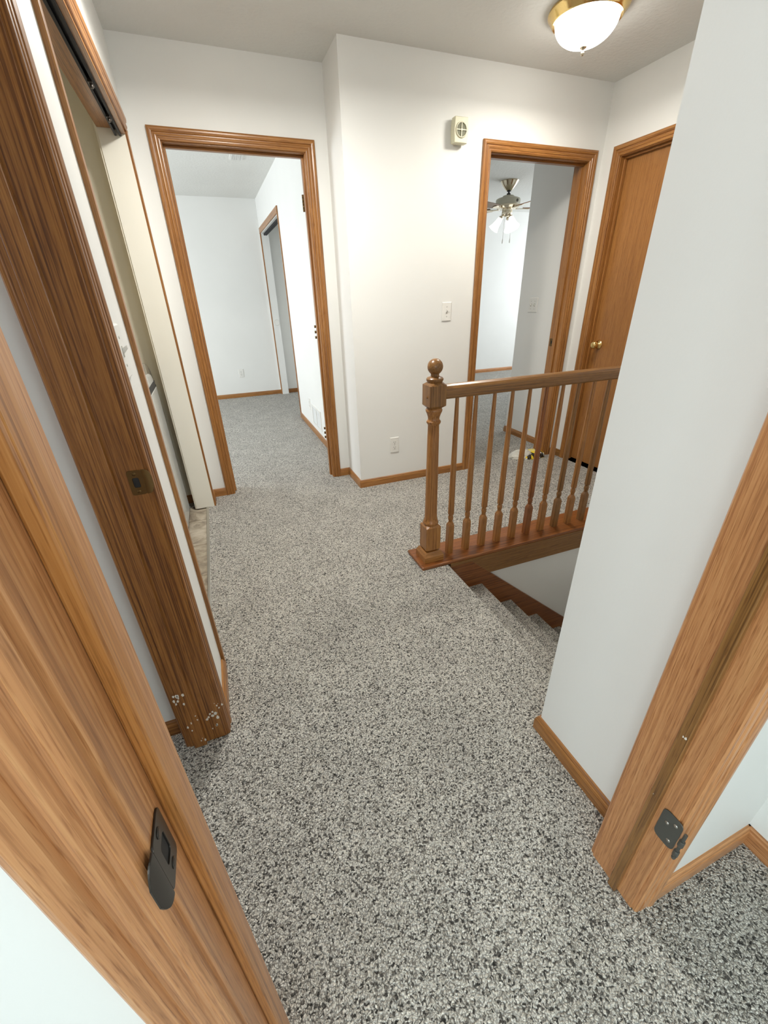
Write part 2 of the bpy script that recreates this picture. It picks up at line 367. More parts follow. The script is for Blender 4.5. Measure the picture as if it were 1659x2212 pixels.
baseboard('wall_left', [(XL, 1.095), (XL, 1.318)][::-1], 'mid') if False else None
baseboard('left', [(XL, 1.318), (XL, LY1+RV+CW)], 'mid', 'short oak baseboard between the left door casing and closet trim')
baseboard('left', [(XL, YA), (XL, KY1+0.03)], 'mid')

# ------------------------------------------------------------------ door frames
CPROF = [(0, 0), (0, .008), (.003, .011), (.008, .012), (.011, .009), (.015, .009), (.018, .0125), (.023, .0135), (.027, .012), (.029, .009), (.033, .009),
         (.036, .014), (.044, .0165), (.050, .0165), (.055, .0145), (CW, .012), (CW, 0)]
def casing(fr, axis, p, sgn, a0, a1, zc, tone, legs=(1, 1), head=True):
    """moulded casing on wall plane p; sgn = direction the casing projects; mitred"""
    def Pt(a, t, z): return (p+sgn*t, a, z) if axis == 'x' else (a, p+sgn*t, z)
    i0, i1 = a0-RV, a1+RV; zt = zc+RV
    if legs[0]:
        make('casing', B().loft([[Pt(i0-u, t, 0) for u, t in CPROF], [Pt(i0-u, t, zt+u) for u, t in CPROF]]), oak('z', tone), fr)
    if legs[1]:
        make('casing', B().loft([[Pt(i1+u, t, 0) for u, t in CPROF], [Pt(i1+u, t, zt+u) for u, t in CPROF]]), oak('z', tone), fr)
    if head:
        other = 'y' if axis == 'x' else 'x'
        make('head_casing', B().loft([[Pt(i0-u, t, zt+u) for u, t in CPROF], [Pt(i1+u, t, zt+u) for u, t in CPROF]]), oak(other, tone), fr)
def frame(name, axis, p0, p1, a0, a1, zc, tone, label, stop=None, cas=(1, 1), legs0=(1, 1), legs1=(1, 1), jt_tone=None, st_tone=None):
    """p0<p1 wall planes; stop=(s0,s1) range across the thickness"""
    fr = empty(name, (0, 0, 0), 'structure'); fr['label'] = label; fr['category'] = 'door frame'
    jt = jt_tone or tone
    Bx = (lambda b, a, c, q0, q1, z0, z1: b.box(q0, q1, a, c, z0, z1)) if axis == 'x' else (lambda b, a, c, q0, q1, z0, z1: b.box(a, c, q0, q1, z0, z1))
    other = 'y' if axis == 'x' else 'x'
    e = 0.0005
    for (x0, x1) in ((a0-JT, a0), (a1, a1+JT)):
        make('jamb', Bx(B(), x0, x1, p0-e, p1+e, 0, zc), oak('z', jt), fr, bevel=0.0015)
    make('head_jamb', Bx(B(), a0-JT, a1+JT, p0-e, p1+e, zc, zc+JT), oak(other, jt), fr, bevel=0.0015)
    if stop:
        s0, s1 = stop; st = st_tone or tone
        for (x0, x1) in ((a0, a0+.0115), (a1-.0115, a1)):
            make('stop', Bx(B(), x0, x1, s0, s1, 0, zc-.0115), oak('z', st), fr, bevel=0.002)
        make('stop', Bx(B(), a0, a1, s0, s1, zc-.0115, zc), oak(other, st), fr, bevel=0.002)
    if cas[0]: casing(fr, axis, p0, -1, a0, a1, zc, tone, legs0)
    if cas[1]: casing(fr, axis, p1, +1, a0, a1, zc, tone, legs1)
    return fr

d_near = frame('door_1', 'y', YR1, YR0, XJL, XJR, DZ, 'honey', 'light oak frame of the near doorway the photo is taken from', jt_tone='honey')
make('stop', B().box(XJL, XJL+.0115, .2420, .2660, 0, DZ-.0115), oak('z', 'lit_amber'), d_near, bevel=.002)  # orange of the daylit stop face put into its wood tone
make('stop', B().box(XJR-.0115, XJR, .2405, .2600, 0, DZ-.0115), oak('z', 'rail'), d_near, bevel=.002)
make('stop', B().box(XJL, XJR, .230, .252, DZ-.0115, DZ), oak('x', 'mid'), d_near, bevel=.002)
d_left = frame('door_2', 'x', XL-T+0.005, XL, LY0, LY1, DZ, 'brown', 'shade-darkened oak door frame on the left hall wall with paint chips near the floor', stop=(-0.300, -0.2625))  # brown tone holds the shade this frame stands in
d_bed = frame('door_3', 'y', YA, YA+T, AX0, AX1, DZ, 'mid', 'oak frame of the doorless opening to the left bedroom', stop=(YA+0.045, YA+0.075))
d_room = frame('door_4', 'y', YB, YB+T, BX0, BX1, DZ, 'mid', 'oak frame of the open doorway to the room with the ceiling fan', stop=(YB+0.040, YB+0.072))
d_clos = frame('door_5', 'x', XD, XD+T, CY0, CY1, DZ, 'mid', 'oak frame with closed flat oak door and brass knob', stop=(XD+0.028, XD+0.050), cas=(1, 0))
# closed slab
make('door_slab', B().box(XD+0.052, XD+0.087, CY0+.003, CY1-.003, .012, DZ-.004), oak('z', 'slab', gloss=0.4), d_clos, bevel=0.001)
kn = (XD+0.052, 2.535, 0.925)
RX = Matrix.Rotation(-PI/2, 4, 'Y')    # local +z -> -x
kb = B(); kb.lathe([(0, 0), (.031, 0), (.032, .003), (.028, .008), (.016, .011), (.0105, .016), (.010, .028), (.016, .034), (.024, .040), (.0275, .050), (.026, .060), (.019, .067), (.008, .070), (0, .070)], kn, 32, RX)
make('knob', kb, BRASS, d_clos)['label'] = 'polished brass knob'

# strike plate on the near left jamb (oiled bronze, drop-shaped with a lip)
def rounded(pts, n=6, r=0.006):
    out = []
    for i in range(len(pts)):
        p, a, b_ = Vector(pts[i]), Vector(pts[i-1]), Vector(pts[(i+1) % len(pts)])
        u, v = (a-p).normalized(), (b_-p).normalized()
        rr = min(r, (a-p).length/2.01, (b_-p).length/2.01)
        s_, e_ = p+u*rr, p+v*rr
        for k in range(n+1):
            t = k/n; out.append(tuple(s_*(1-t)**2+p*2*t*(1-t)+e_*t**2))
    return out
def plate_with_hole(b, outer, hole, fn, t0, t1):
    # outer and hole with same vertex count
    n = len(outer); vs = []
    for t in (t0, t1):
        vs += [fn(a, c, t) for a, c in outer]; vs += [fn(a, c, t) for a, c in hole]
    fs = []
    for i in range(n):
        j = (i+1) % n
        fs += [(i, j, n+j, n+i), (2*n+i, 3*n+i, 3*n+j, 2*n+j), (i, 2*n+i, 2*n+j, j), (n+i, n+j, 3*n+j, 3*n+i)]
    b.add(vs, fs)
def strike(parent, fn, mat, w=0.038, h=0.057, lip=0.020, screwmat=STEEL):
    outer = rounded([(-w/2, -h/2), (w/2, -h/2), (w/2, h/2), (-w/2, h/2)], 6, .006)
    hole = rounded([(-w*.22, -h*.20), (w*.22, -h*.20), (w*.22, h*.20), (-w*.22, h*.20)], 6, .004)
    b = B(); plate_with_hole(b, outer, hole, fn, 0.0002, 0.0018)
    # curved lip leaving the outer edge
    L = []
    for k in range(11):
        a = k/10; L.append([fn(w/2+lip*a, s*h*(.50-.30*a**4), 0.0018-0.0035*a*a-d) for s, d in ((-1, 0), (1, 0), (1, .0016), (-1, .0016))])
    b.loft(L)
    o = make('strike_plate', b, mat, parent, bevel=0.0004)
    make('latch_hole', B().prism([(x*.98, z*.98) for x, z in hole], fn, 0.0001, 0.0006), BLACK, o)
    for s in (-1, 1):
        c = fn(0, s*h*.36, 0.0018); d = Vector(fn(0, 0, 1))-Vector(fn(0, 0, 0))
        q = d.to_track_quat('Z', 'Y').to_matrix().to_4x4()
        make('screw', B().lathe([(0, 0), (.0042, 0), (.0042, .0005), (.002, .001), (0, .001)], c, 16, q), screwmat, o)
    return o
# near left: wall coordinate u along -y (towards the room), t along +x
o = strike(d_near, lambda u, v, t: (XJL+t, 0.2175-u, 0.912+v), BRONZE, w=.033, h=.062, lip=.016, screwmat=BRONZE); o['label'] = 'dark bronze strike plate'
o = strike(d_left, lambda u, v, t: (-0.222+u, LY1-t, 0.922+v), ABRASS, w=.030, h=.060, lip=.018, screwmat=ABRASS); o['label'] = 'tarnished brass strike plate'
o = strike(d_room, lambda u, v, t: (BX1-t, 2.858+u, 0.925+v), ABRASS, w=.030, h=.057, lip=.010, screwmat=ABRASS)

# hinges
def hinge(parent, jx, yk, zc, mat, leafdir=-1, leaf=True, knuckles=(0, 1, 2, 3, 4), pin=True, ky=None):
    h = 0.089; b = B()
    if leaf:
        outer = rounded([(0, -h/2), (0.040, -h/2), (0.040, h/2), (0, h/2)], 8, .014)
        outer = [(max(a, 0), z) for a, z in outer]
        b.prism(outer, lambda a, z, t: (jx-t, yk+a, zc+z), 0.0002, 0.0020)
        o = make('hinge', b, mat, parent, bevel=.0004)
        for q_, (a, z) in enumerate(((.012, .026), (.026, 0.012), (.012, -.026), )):
            make('screw', B().lathe([(0, 0), (.0042, 0), (.0040, .0006), (0, .0010)], (jx-.0020, yk+a, zc+z), 14, Matrix.Rotation(-PI/2, 4, 'Y')), STEEL, o)
    else:
        o = None
    kb = B()
    for k in knuckles:
        z0 = zc-h/2+k*h/5+.0006; kb.lathe([(0, 0), (.0048, 0), (.0052, .0006), (.0052, h/5-.0018), (.0048, h/5-.0012), (0, h/5-.0012)], (jx-.001, yk-.007, z0), 16)
    if pin: kb.lathe([(0, 0), (.0035, 0), (.0042, .004), (.0035, .010), (.003, .0105), (.003, .085)], (jx-.001, yk-.007, zc-h/2-.0098), 14)
    if o is None: o = make('hinge', kb, mat, parent, split=True)
    else: make('knuckle', kb, mat, o, split=True)
    return o
o = hinge(d_near, XJR, 0.1915, 0.334, GREYMET, knuckles=(0, 2)); o['label'] = 'worn grey hinge leaf'
# far bedroom right jamb (door removed): knuckles project into the bedroom
def far_hinge(zc, full):
    b = B(); h = .089
    ks = range(5) if full else (0, 2, 4)
    for k in ks:
        b.lathe([(0, 0), (.0065, 0), (.0065, h/5-.001), (0, h/5-.001)], (AX1-.006, YA+T+.006, zc-h/2+k*h/5), 12)
        b.box(AX1-.006, AX1+.0005, YA+T-.002, YA+T+.004, zc-h/2+k*h/5, zc-h/2+(k+1)*h/5-.001)
    if full: b.box(AX1-.0018, AX1, YA+T-.035, YA+T, zc-h/2, zc+h/2)
    return make('hinge', b, ABRASS, d_bed)
far_hinge(1.825, True); far_hinge(1.075, False); far_hinge(0.335, False)

# paint chips on the dark left frame and near right jamb
def flecks(parent, spots, fn, seed, name='paint_splash'):
    rnd = random.Random(seed); b = B()
    for (u, v, r, n) in spots:
        for _ in range(n):
            cu, cv = u+rnd.gauss(0, r), v+rnd.gauss(0, r*1.3); s = rnd.uniform(.25, 1.0)*r
            k = rnd.randint(6, 9); ring = [(cu+s*rnd.uniform(.5, 1.2)*math.cos(2*PI*i/k)*.6, cv+s*rnd.uniform(.5, 1.2)*math.sin(2*PI*i/k)) for i in range(k)]
            b.prism(ring, fn, 0.0001, 0.0008)
    return make(name, b, CHIP, parent)
flecks(d_left, [(-.306, .235, .010, 7), (-.292, .235, .008, 4)], lambda u, v, t: (u, LY1-.0115-t, v), 3)
flecks(d_left, [(-.285, .115, .007, 3), (-.272, .03, .006, 3), (-.268, .10, .010, 3)], lambda u, v, t: (u, LY1-.0115-t, v), 4)
flecks(d_left, [(-.212, .125, .010, 6), (-.240, .105, .007, 3), (-.225, .05, .006, 3), (-.20, .15, .006, 3)], lambda u, v, t: (u, LY1-t, v), 5)
flecks(d_near, [(.248, .585, .004, 3), (.262, .40, .003, 2), (.27, .05, .004, 2)], lambda u, v, t: (XJR-.0115-t, min(max(u, .238), .259), v), 6)

# ------------------------------------------------------------------ laundry closet trim, header and track
hd = empty('trim_2', (0, 0, 0), 'structure'); hd['label'] = 'oak header casing and jamb trim around the laundry closet opening'; hd['category'] = 'trim'
make('jamb_edge', B().box(XL-.001, XL+.012, 1.326, 1.349, 0, 2.05), oak('z', 'mid'), hd, bevel=.002)
make('jamb', B().box(XL-T+.003, XL+.004, KY0-.001, KY0+.012, 0, 2.05), oak('z', 'mid'), hd, bevel=.001)
make('jamb_edge', B().box(XL-.001, XL+.011, KY1-.006, KY1+.022, 0, 2.03), oak('z', 'mid'), hd, bevel=.002)
hp = [(u, t) for u, t in CPROF]
make('head_casing', B().loft([[(XL+t, 1.30, 2.030+u*1.15) for u, t in hp], [(XL+t, 2.935, 2.030+u*1.15) for u, t in hp]]), oak('y', 'mid'), hd)
make('head_jamb', B().box(XL-T+.004, XL+.002, KY0, KY1-.007, 2.036, 2.05), oak('y', 'brown'), hd)
make('valance', B().box(XL-.018, XL+.001, KY0+.012, KY1-.007, 2.018, 2.04), oak('y', 'mid'), hd)
tr = empty('bifold_track', (-.232, 2.1, 2.03)); tag(tr, 'black sliding door track under the laundry closet header', 'door track')
def rel(b, o): b.v = [(x-o.location.x, y-o.location.y, z-o.location.z) for x, y, z in b.v]; return b
tb = B(); tb.box(-.247, -.243, KY0+.02, KY1-.01, 2.008, 2.0355); tb.box(-.222, -.218, KY0+.02, KY1-.01, 2.008, 2.0355); tb.box(-.2445, -.2205, KY0+.02, KY1-.012, 2.031, 2.0355)
tb.box(-.243, -.238, KY0+.02, KY1-.01, 2.008, 2.010); tb.box(-.227, -.222, KY0+.02, KY1-.01, 2.008, 2.010)
make('channel', rel(tb, tr), TRACK, tr)
for yy in (2.28, 2.62):
    q = B(); q.box(-.240, -.225, yy, yy+.05, 2.002, 2.028); q.lathe([(0, 0), (.006, 0), (.006, .012), (0, .012)], (-.2325, yy+.025, 1.992), 12)
    make('roller_bracket', rel(q, tr), BRONZE, tr, bevel=.001)

# washing machine deep in the closet
wm = empty('washing_machine', (-.7, 2.53, -.008)); tag(wm, 'grey washing machine with curved top, half hidden in the laundry closet', 'washing machine')
def wp(pts, x0, x1, mat, name, bev=0.004, par=wm):
    b = B().loft([[(x0, y, z) for y, z in pts], [(x1, y, z) for y, z in pts]]); return make(name, rel(b, wm) , mat, par, bevel=bev)
yl, yr = 2.20, 2.870
def arch(y0, y1, zb, zt, n=22, p=2.3):
    c, a = (y0+y1)/2, (y1-y0)/2; out = [(y0, zb)]
    for k in range(n+1):
        th = PI - PI*k/n; cx, sx = math.cos(th), math.sin(th)
        out.append((c+a*math.copysign(abs(cx)**(2/p), cx), zb+(zt-zb)*abs(sx)**(2/p)))
    out.append((y1, zb)); return out
def dedupe(pts):
    o_ = []
    for p in pts:
        if not o_ or (abs(p[0]-o_[-1][0])+abs(p[1]-o_[-1][1])) > 1e-4: o_.append(p)
    return o_
wp([(yl, .03), (yr-.012, .03), (yr, .06), (yr-.02, .852), (yl+.02, .852), (yl, .06)], -1.02, -.356, APPL, 'cabinet', .006)
wp([(yl-.004, .02), (yr+.010, .02), (yr-.010, .86), (yl+.012, .86)], -1.02, -.3575, BLACK, 'side_gap_shade', .002)  # black sheet standing in for the shade in the cabinet's side gap
wp(dedupe(arch(yl+.018, yr-.022, .858, 1.012)), -1.02, -.360, APPD, 'console', .005)
wp(dedupe(arch(yl+.08, yr-.085, .885, .952, p=2.5)), -.361, -.356, APPL, 'control_panel', .003)
wp([(yl+.05, .862), (yr-.055, .862), (yr-.048, .890), (yl+.048, .890)], -.361, -.3545, BLACK, 'handle_recess', .002)
wp([(yl+.02, -.0), (yr-.02, -.0), (yr-.03, .032), (yl+.03, .032)], -1.0, -.375, BLACK, 'foot_plinth', .004)
b = B(); False and b.lathe([(0, 0), (.20, 0), (.21, .008), (.20, .018), (.16, .022), (.15, .016), (0, .016)], (-.356, 2.52, .45), 40, Matrix.Rotation(PI/2, 4, 'Y'))


# ------------------------------------------------------------------ stairs
RUN, RISE = 0.227, 0.190
st = empty('staircase', (XS, YE, 0)); tag(st, 'carpeted stairs going down to the right beside the railing', 'stairs')
def step_profile(k):
    x0 = XS+RUN*k; z = -RISE*k
    # nosing roll then riser
    pr = [(x0-.30, z-.04 if k == 0 else z), (x0-.30, z)]
    return x0, z
for k in range(1, 8):
    x0, z = XS+RUN*k, -RISE*k
    pr = [(x0-RUN-.04, z), (x0-.010, z), (x0-.003, z-.004), (x0, z-.013), (x0-.002, z-.024), (x0-.010, z-.032), (x0-.018, z-.05), (x0-.020, z-RISE+.002), (x0-.020, z-RISE-.02), (x0-RUN-.04, z-RISE-.02)]
    b = B().loft([[(x, YE+.001, zz) for x, zz in pr], [(x, YS1-.004, zz) for x, zz in pr]])
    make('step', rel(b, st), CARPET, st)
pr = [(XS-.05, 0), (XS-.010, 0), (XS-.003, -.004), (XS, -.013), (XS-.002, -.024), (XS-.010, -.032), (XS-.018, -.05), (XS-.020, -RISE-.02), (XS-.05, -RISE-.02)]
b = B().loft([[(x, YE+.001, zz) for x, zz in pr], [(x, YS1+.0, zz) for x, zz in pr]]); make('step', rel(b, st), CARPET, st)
# skirt board following the slope on the far side
sl = RISE/RUN
def sk(x, dz): return -(x-1.11)*0.862-.018+dz
b = B(); ring = [(XS-.01, -.02), (1.11, -.02), (2.6, sk(2.6, 0)), (2.6, sk(2.6, -.30)), (XS-.01, -.28)]
b.loft([[(x, YS1-.004, z) for x, z in ring], [(x, YS1+.016, z) for x, z in ring]])
mk = oak('x', 'red')
make('skirt_board', rel(b, st), mk, st, bevel=.0015)

# fascia under the railing
fa = make('trim_3', B().box(XS+.01, XD, YS1-.002, YS1+.02, -.128, 0.0), oak('x', 'rail'), kind='structure', bevel=.002)
fa['label'] = 'oak fascia board below the stair railing'; fa['category'] = 'trim'

# ------------------------------------------------------------------ railing
ra = empty('stair_railing', (0.891, 1.690, 0)); tag(ra, 'oak stair railing with ball-topped newel post and turned balusters', 'railing')
RY = 1.690
pl = B().box(.807, XD, 1.602, 1.797, -.001, .018)
make('base_rail', rel(pl, ra), oak('x', 'red', gloss=0.16), ra, bevel=.005)
hp = [(-.030, .004), (-.030, .030), (-.027, .042), (-.019, .052), (-.008, .058), (.008, .058), (.019, .052), (.027, .042), (.030, .030), (.030, .004), (.022, -.004), (-.022, -.004)]
hr = B().loft([[(.925, RY+a, .872+z) for a, z in hp], [(XD, RY+a, .872+z) for a, z in hp]])
make('handrail', rel(hr, ra), oak('x', 'rail'), ra, bevel=.002)
# newel
nw = empty('newel_post', (0, 0, 0)); nw.parent = ra
C0 = (0, 0, 0)
def sq_block(w, z0, z1, ch, cht):
    """square block with octagonal chamfered ends"""
    def sq(h): return [(-h, -h), (h, -h), (h, h), (-h, h)]
    h = w/2; b = B()
    def ring(hw, cut, z): return [(-hw+cut, -hw, z), (hw-cut, -hw, z), (hw, -hw+cut, z), (hw, hw-cut, z), (hw-cut, hw, z), (-hw+cut, hw, z), (-hw, hw-cut, z), (-hw, -hw+cut, z)]
    b.loft([ring(h-cht*.9, (h-cht*.9)*.55, z0), ring(h, .004, z0+cht), ring(h, .004, z1-cht), ring(h-cht*.9, (h-cht*.9)*.55, z1)])
    return b
NB = .083
def npart(name, b, tone='rail', ax='z', split=True, par=nw): return make(name, b, oak(ax, tone), par, split=split)
b = B(); b.box(-.056, .056, -.056, .056, .018, .050); 
b.loft([[(-.056, -.056, .050), (.056, -.056, .050), (.056, .056, .050), (-.056, .056, .050)], [(-.050, -.050, .060), (.050, -.050, .060), (.050, .050, .060), (-.050, .050, .060)],
        [(-.048, -.048, .066), (.048, -.048, .066), (.048, .048, .066), (-.048, .048, .066)], [(-.0425, -.0425, .074), (.0425, -.0425, .074), (.0425, .0425, .074), (-.0425, .0425, .074)]])
npart('base_moulding', b, 'mid', 'x')
npart('lower_block', sq_block(NB, .072, .228, 0, .012), 'mid')
npart('shaft', B().lathe([(.036, .225), (.040, .232), (.0405, .238), (.038, .244), (.036, .248), (.0345, .256), (.0325, .264), (.0315, .30), (.030, .45), (.0275, .70), (.0265, .752), (.030, .757), (.0335, .763), (.0335, .769), (.029, .774), (.0265, .779), (.028, .79), (.033, .805), (.038, .815), (.039, .822), (.036, .828), (.030, .834)], C0, 40), 'mid')
npart('upper_block', sq_block(NB, .830, .946, 0, .013))
npart('cap_ring', B().lathe([(.030, .940), (.0345, .947), (.038, .953), (.0385, .959), (.034, .965), (.024, .968), (.019, .971), (.0185, .978), (.021, .984)], C0, 36))
npart('ball_finial', B().ball((0, 0, 1.0095), .0345), 'rail', 'y', False)
bb = B(); bb.lathe([(0, 0), (.0065, 0), (.006, .003), (.003, .005), (0, .0052)], (-NB/2, -.012, .884), 18, Matrix.Rotation(-PI/2, 4, 'Y'))
npart('screw_plug', bb, 'rail')
# balusters
def baluster_mesh():
    b = B(); h = .0165
    def sqr(h, z, c): return [(-h+c, -h, z), (h-c, -h, z), (h, -h+c, z), (h, h-c, z), (h-c, h, z), (-h+c, h, z), (-h, h-c, z), (-h, -h+c, z)]
    b.loft([sqr(h, .017, .002), sqr(h, .190, .002), sqr(.0125, .206, .0075), sqr(.0115, .209, .0067)])
    b.lathe([(.011, .206), (.0105, .214), (.013, .224), (.0142, .232), (.0132, .242), (.0105, .250), (.0108, .254), (.0155, .256), (.0163, .262), (.0160, .30), (.0145, .50), (.0110, .75), (.0086, .869)], (0, 0, 0), 22)
    return b
bt = ['mid', 'mid', 'mid', 'mid', 'mid', 'red', 'mid', 'rail', 'mid', 'rail', 'mid']
protos = {}
for k in range(17):
    tone = bt[k % len(bt)]
    if tone not in protos:
        o = make('baluster', baluster_mesh(), oak('z', tone), ra, split=True, loc=(1.0105-.891+.1032*k, 0, 0)); protos[tone] = o
    else:
        o = protos[tone].copy(); COL.objects.link(o); o.parent = ra; o.location = (1.0105-.891+.1032*k, 0, 0)
    if 1.0105+.1032*k > XD-.03: bpy.data.objects.remove(o)

# ------------------------------------------------------------------ small wall fittings
def fitting(name, origin, right, normal, label, cat, group=None):
    e = empty(name, origin); tag(e, label, cat, group)
    R, Nn = Vector(right), Vector(normal)
    def fn(u, v, t): p = R*u+Vector((0, 0, 1))*v+Nn*t; return tuple(p)
    return e, fn, Nn.to_track_quat('Z', 'Y').to_matrix().to_4x4()
def plate(e, fn, w, h, t=.0055, mat=WPLAST):
    def rect(w, h): return [(-w/2, -h/2), (w/2, -h/2), (w/2, h/2), (-w/2, h/2)]
    rings = [[fn(u, v, tt) for u, v in rect(w*s_, h*s2)] for s_, s2, tt in ((1, 1, 0), (1, 1, t*.45), (.93, .955, t), )]
    return make('cover_plate', B().loft(rings), mat, e, bevel=.0008)
def screws(e, fn, q, pts, t=.0055):
    for u, v in pts:
        make('screw', B().lathe([(0, 0), (.0032, 0), (.003, .0006), (0, .0009)], fn(u, v, t), 12, q), GREYMET if False else plain('dull_screw', (.45, .44, .40), .5), e)
def outlet(origin, right, normal, label):
    e, fn, q = fitting('wall_outlet', origin, right, normal, label, 'outlet')
    plate(e, fn, .070, .116)
    for s in (-1, 1):
        cz = s*.0195
        pts = []
        for k in range(24):
            a = 2*PI*k/24; pts.append((max(-.0145, min(.0145, .0172*math.cos(a))), cz+max(-.0142, min(.0142, .0172*math.sin(a)))))
        r_ = make('receptacle', B().prism(dedupe(pts), fn, .004, .0068), WPLAST, e)
        bs = B()
        for uu, hh in ((-.0064, .008), (.0064, .0066)): bs.prism([(uu-.0014, cz+.003-hh/2), (uu+.0014, cz+.003-hh/2), (uu+.0014, cz+.003+hh/2), (uu-.0014, cz+.003+hh/2)], fn, .0067, .0070)
        bs.prism([(.0028*math.cos(2*PI*k/12), cz-.0085+.0028*math.sin(2*PI*k/12)) for k in range(12)], fn, .0067, .0070)
        make('slot', bs, plain('dark_slot', (.05, .04, .03), .8), r_)
    screws(e, fn, q, [(0, 0)])
    return e
def switch(origin, right, normal, label, gangs=1, up=True):
    e, fn, q = fitting('light_switch', origin, right, normal, label, 'light switch')
    plate(e, fn, .070+.046*(gangs-1), .116)
    for g in range(gangs):
        u0 = (g-(gangs-1)/2)*.046; s = 1 if up else -1
        make('toggle_slot', B().prism([(u0-.0052, -.012), (u0+.0052, -.012), (u0+.0052, .012), (u0-.0052, .012)], fn, .0050, .0060), plain('dark_slot', (.05, .04, .03), .8) if False else plain('slot_shade', (.42, .40, .34), .7), e)
        tg = B().loft([[fn(u0+a, v, .0050) for a, v in ((-.0042, -.007), (.0042, -.007), (.0042, .007), (-.0042, .007))], [fn(u0+a*.8, v*.5+s*.010, .017) for a, v in ((-.0042, -.007), (.0042, -.007), (.0042, .007), (-.0042, .007))]])
        make('toggle', tg, WPLAST, e, bevel=.0008)
        screws(e, fn, q, [(u0, .030), (u0, -.030)])
    return e
outlet((1.1335, YB, .298), (1, 0, 0), (0, -1, 0), 'white duplex outlet low on the hall wall left of the newel post')
outlet((.318, FY, .343), (1, 0, 0), (0, -1, 0), 'small white outlet on the bedroom back wall')
outlet((.862, 4.49, .283), (0, -1, 0), (-1, 0, 0), 'white outlet on the bedroom side wall beside the air grille')
switch((1.531, YB, 1.185), (1, 0, 0), (0, -1, 0), 'single light switch left of the right doorway')
switch((GX, 3.318, 1.187), (0, -1, 0), (-1, 0, 0), 'double light switch on the shaded wall inside the right doorway', 2)
switch((XL, 1.166, 1.190), (0, 1, 0), (1, 0, 0), 'white light switch squeezed beside the dark left door casing')

# wall chime
ch, fn, q = fitting('wall_chime', (1.553, YB, 2.118), (1, 0, 0), (0, -1, 0), 'ivory plastic wall chime with round cross-barred grille', 'chime')
D = .052
def chring(s, t, cut): return [fn(u*s, v*s, t) for u, v in ((-.041, -.058), (.041, -.058), (.046, 0), (.041, .058), (-.041, .058), (-.046, 0))]
make('backplate', B().loft([chring(.90, 0, 0), chring(.90, .016, 0)]), IVORY, ch, bevel=.001)
make('housing', B().loft([chring(1, .012, 0), chring(1, D-.004, 0), chring(.97, D, 0)]), IVORY, ch, bevel=.0015)
RO = [(.0375, D-.001), (.0375, D+.002), (.0345, D+.006), (.0315, D+.006), (.0305, D+.002), (.0305, D-.002)]
make('grille_ring', B().loft([[tuple(Vector(fn(r_*math.cos(a), r_*math.sin(a), t_))) for r_, t_ in RO] for a in [2*PI*k/40 for k in range(41)]], True, False), IVORY, ch, split=True)
make('grille_well', B().prism([(.031*math.cos(2*PI*k/32), .031*math.sin(2*PI*k/32)) for k in range(32)], fn, D-.0005, D+.0006), IVORYD, ch)
cb = B(); cb.prism([(-.031, -.0022), (.031, -.0022), (.031, .0022), (-.031, .0022)], fn, D+.001, D+.005); cb.prism([(-.0022, -.031), (.0022, -.031), (.0022, .031), (-.0022, .031)], fn, D+.0012, D+.0052)
cb.prism([(0, -.009), (.007, 0), (0, .009), (-.007, 0)], fn, D+.001, D+.0062)
make('cross_bar', cb, IVORY, ch)

# air grille on the bedroom wall
ag, fn, q = fitting('return_air_grille', (.862, 4.18, .205), (0, -1, 0), (-1, 0, 0), 'white return air grille low on the bedroom side wall', 'air vent')
b = B()
for u0, u1, v0, v1 in ((-.19, .19, -.10, -.082), (-.19, .19, .082, .10), (-.19, -.168, -.082, .082), (.168, .19, -.082, .082), (-.006, .006, -.082, .082)):
    b.prism([(u0, v0), (u1, v0), (u1, v1), (u0, v1)], fn, 0, .008)
make('frame', b, WPLAST, ag, bevel=.001)
b = B()
for k in range(11):
    v = -.075+k*.015; b.loft([[fn(u, v+dv, t) for dv, t in ((-.004, .006), (.004, .001), (.0055, .002), (-.0025, .007))] for u in (-.168, .168)])
o = make('louvers', b, plain('grille_louver_white', (.70, .71, .70), .4), ag)
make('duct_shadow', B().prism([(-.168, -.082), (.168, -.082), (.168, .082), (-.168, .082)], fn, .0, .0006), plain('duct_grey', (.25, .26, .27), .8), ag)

# round cap on closet return, bedroom closet trim
rc, fn, q = fitting('round_wall_cap', (.915, 6.60, 1.0), (1, 0, 0), (0, -1, 0), 'white round cap on the bedroom closet jamb at knob height', 'wall cap')
make('cap_rim', B().lathe([(0, 0), (.040, 0), (.041, .003), (.038, .006), (.032, .006), (.030, .003), (0, .003)], (0, 0, 0), 36, q), WPLAST, rc, split=True)
ct = empty('trim_4', (0, 0, 0), 'structure'); ct['label'] = 'oak trim around the bedroom closet opening'; ct['category'] = 'trim'
make('jamb_edge', B().box(.852, .866, 5.085, 5.11, 0, 2.07), oak('z', 'mid'), ct, bevel=.002)
make('jamb_edge', B().box(.852, .866, 6.598, 6.618, 0, 2.07), oak('z', 'mid'), ct, bevel=.002)
make('head_casing', B().box(.849, .866, 5.085, 6.62, 2.06, 2.12), oak('y', 'mid'), ct, bevel=.003)
make('head_jamb', B().box(.866, .955, 5.11, 6.60, 2.055, 2.07), WHITE, ct)
t2 = B(); t2.box(.895, .935, 5.14, 6.57, 2.035, 2.0555)
o = make('closet_door_track', t2, TRACK); tag(o, 'black track at the top of the bedroom closet opening', 'door track')
# bedroom ceiling register
cr = empty('ceiling_vent', (.52, 4.86, H)); tag(cr, 'slim white ceiling vent just inside the left bedroom', 'air vent')
b = B(); b.box(-.06, .06, -.15, .15, -.008, 0); make('frame', b, WPLAST, cr, bevel=.002)
b = B()
for k in range(6): b.box(-.045+k*.017, -.038+k*.017, -.13, .13, -.012, -.007)
make('louvers', b, plain('grille_louver_white', (.70, .71, .70), .4), cr)

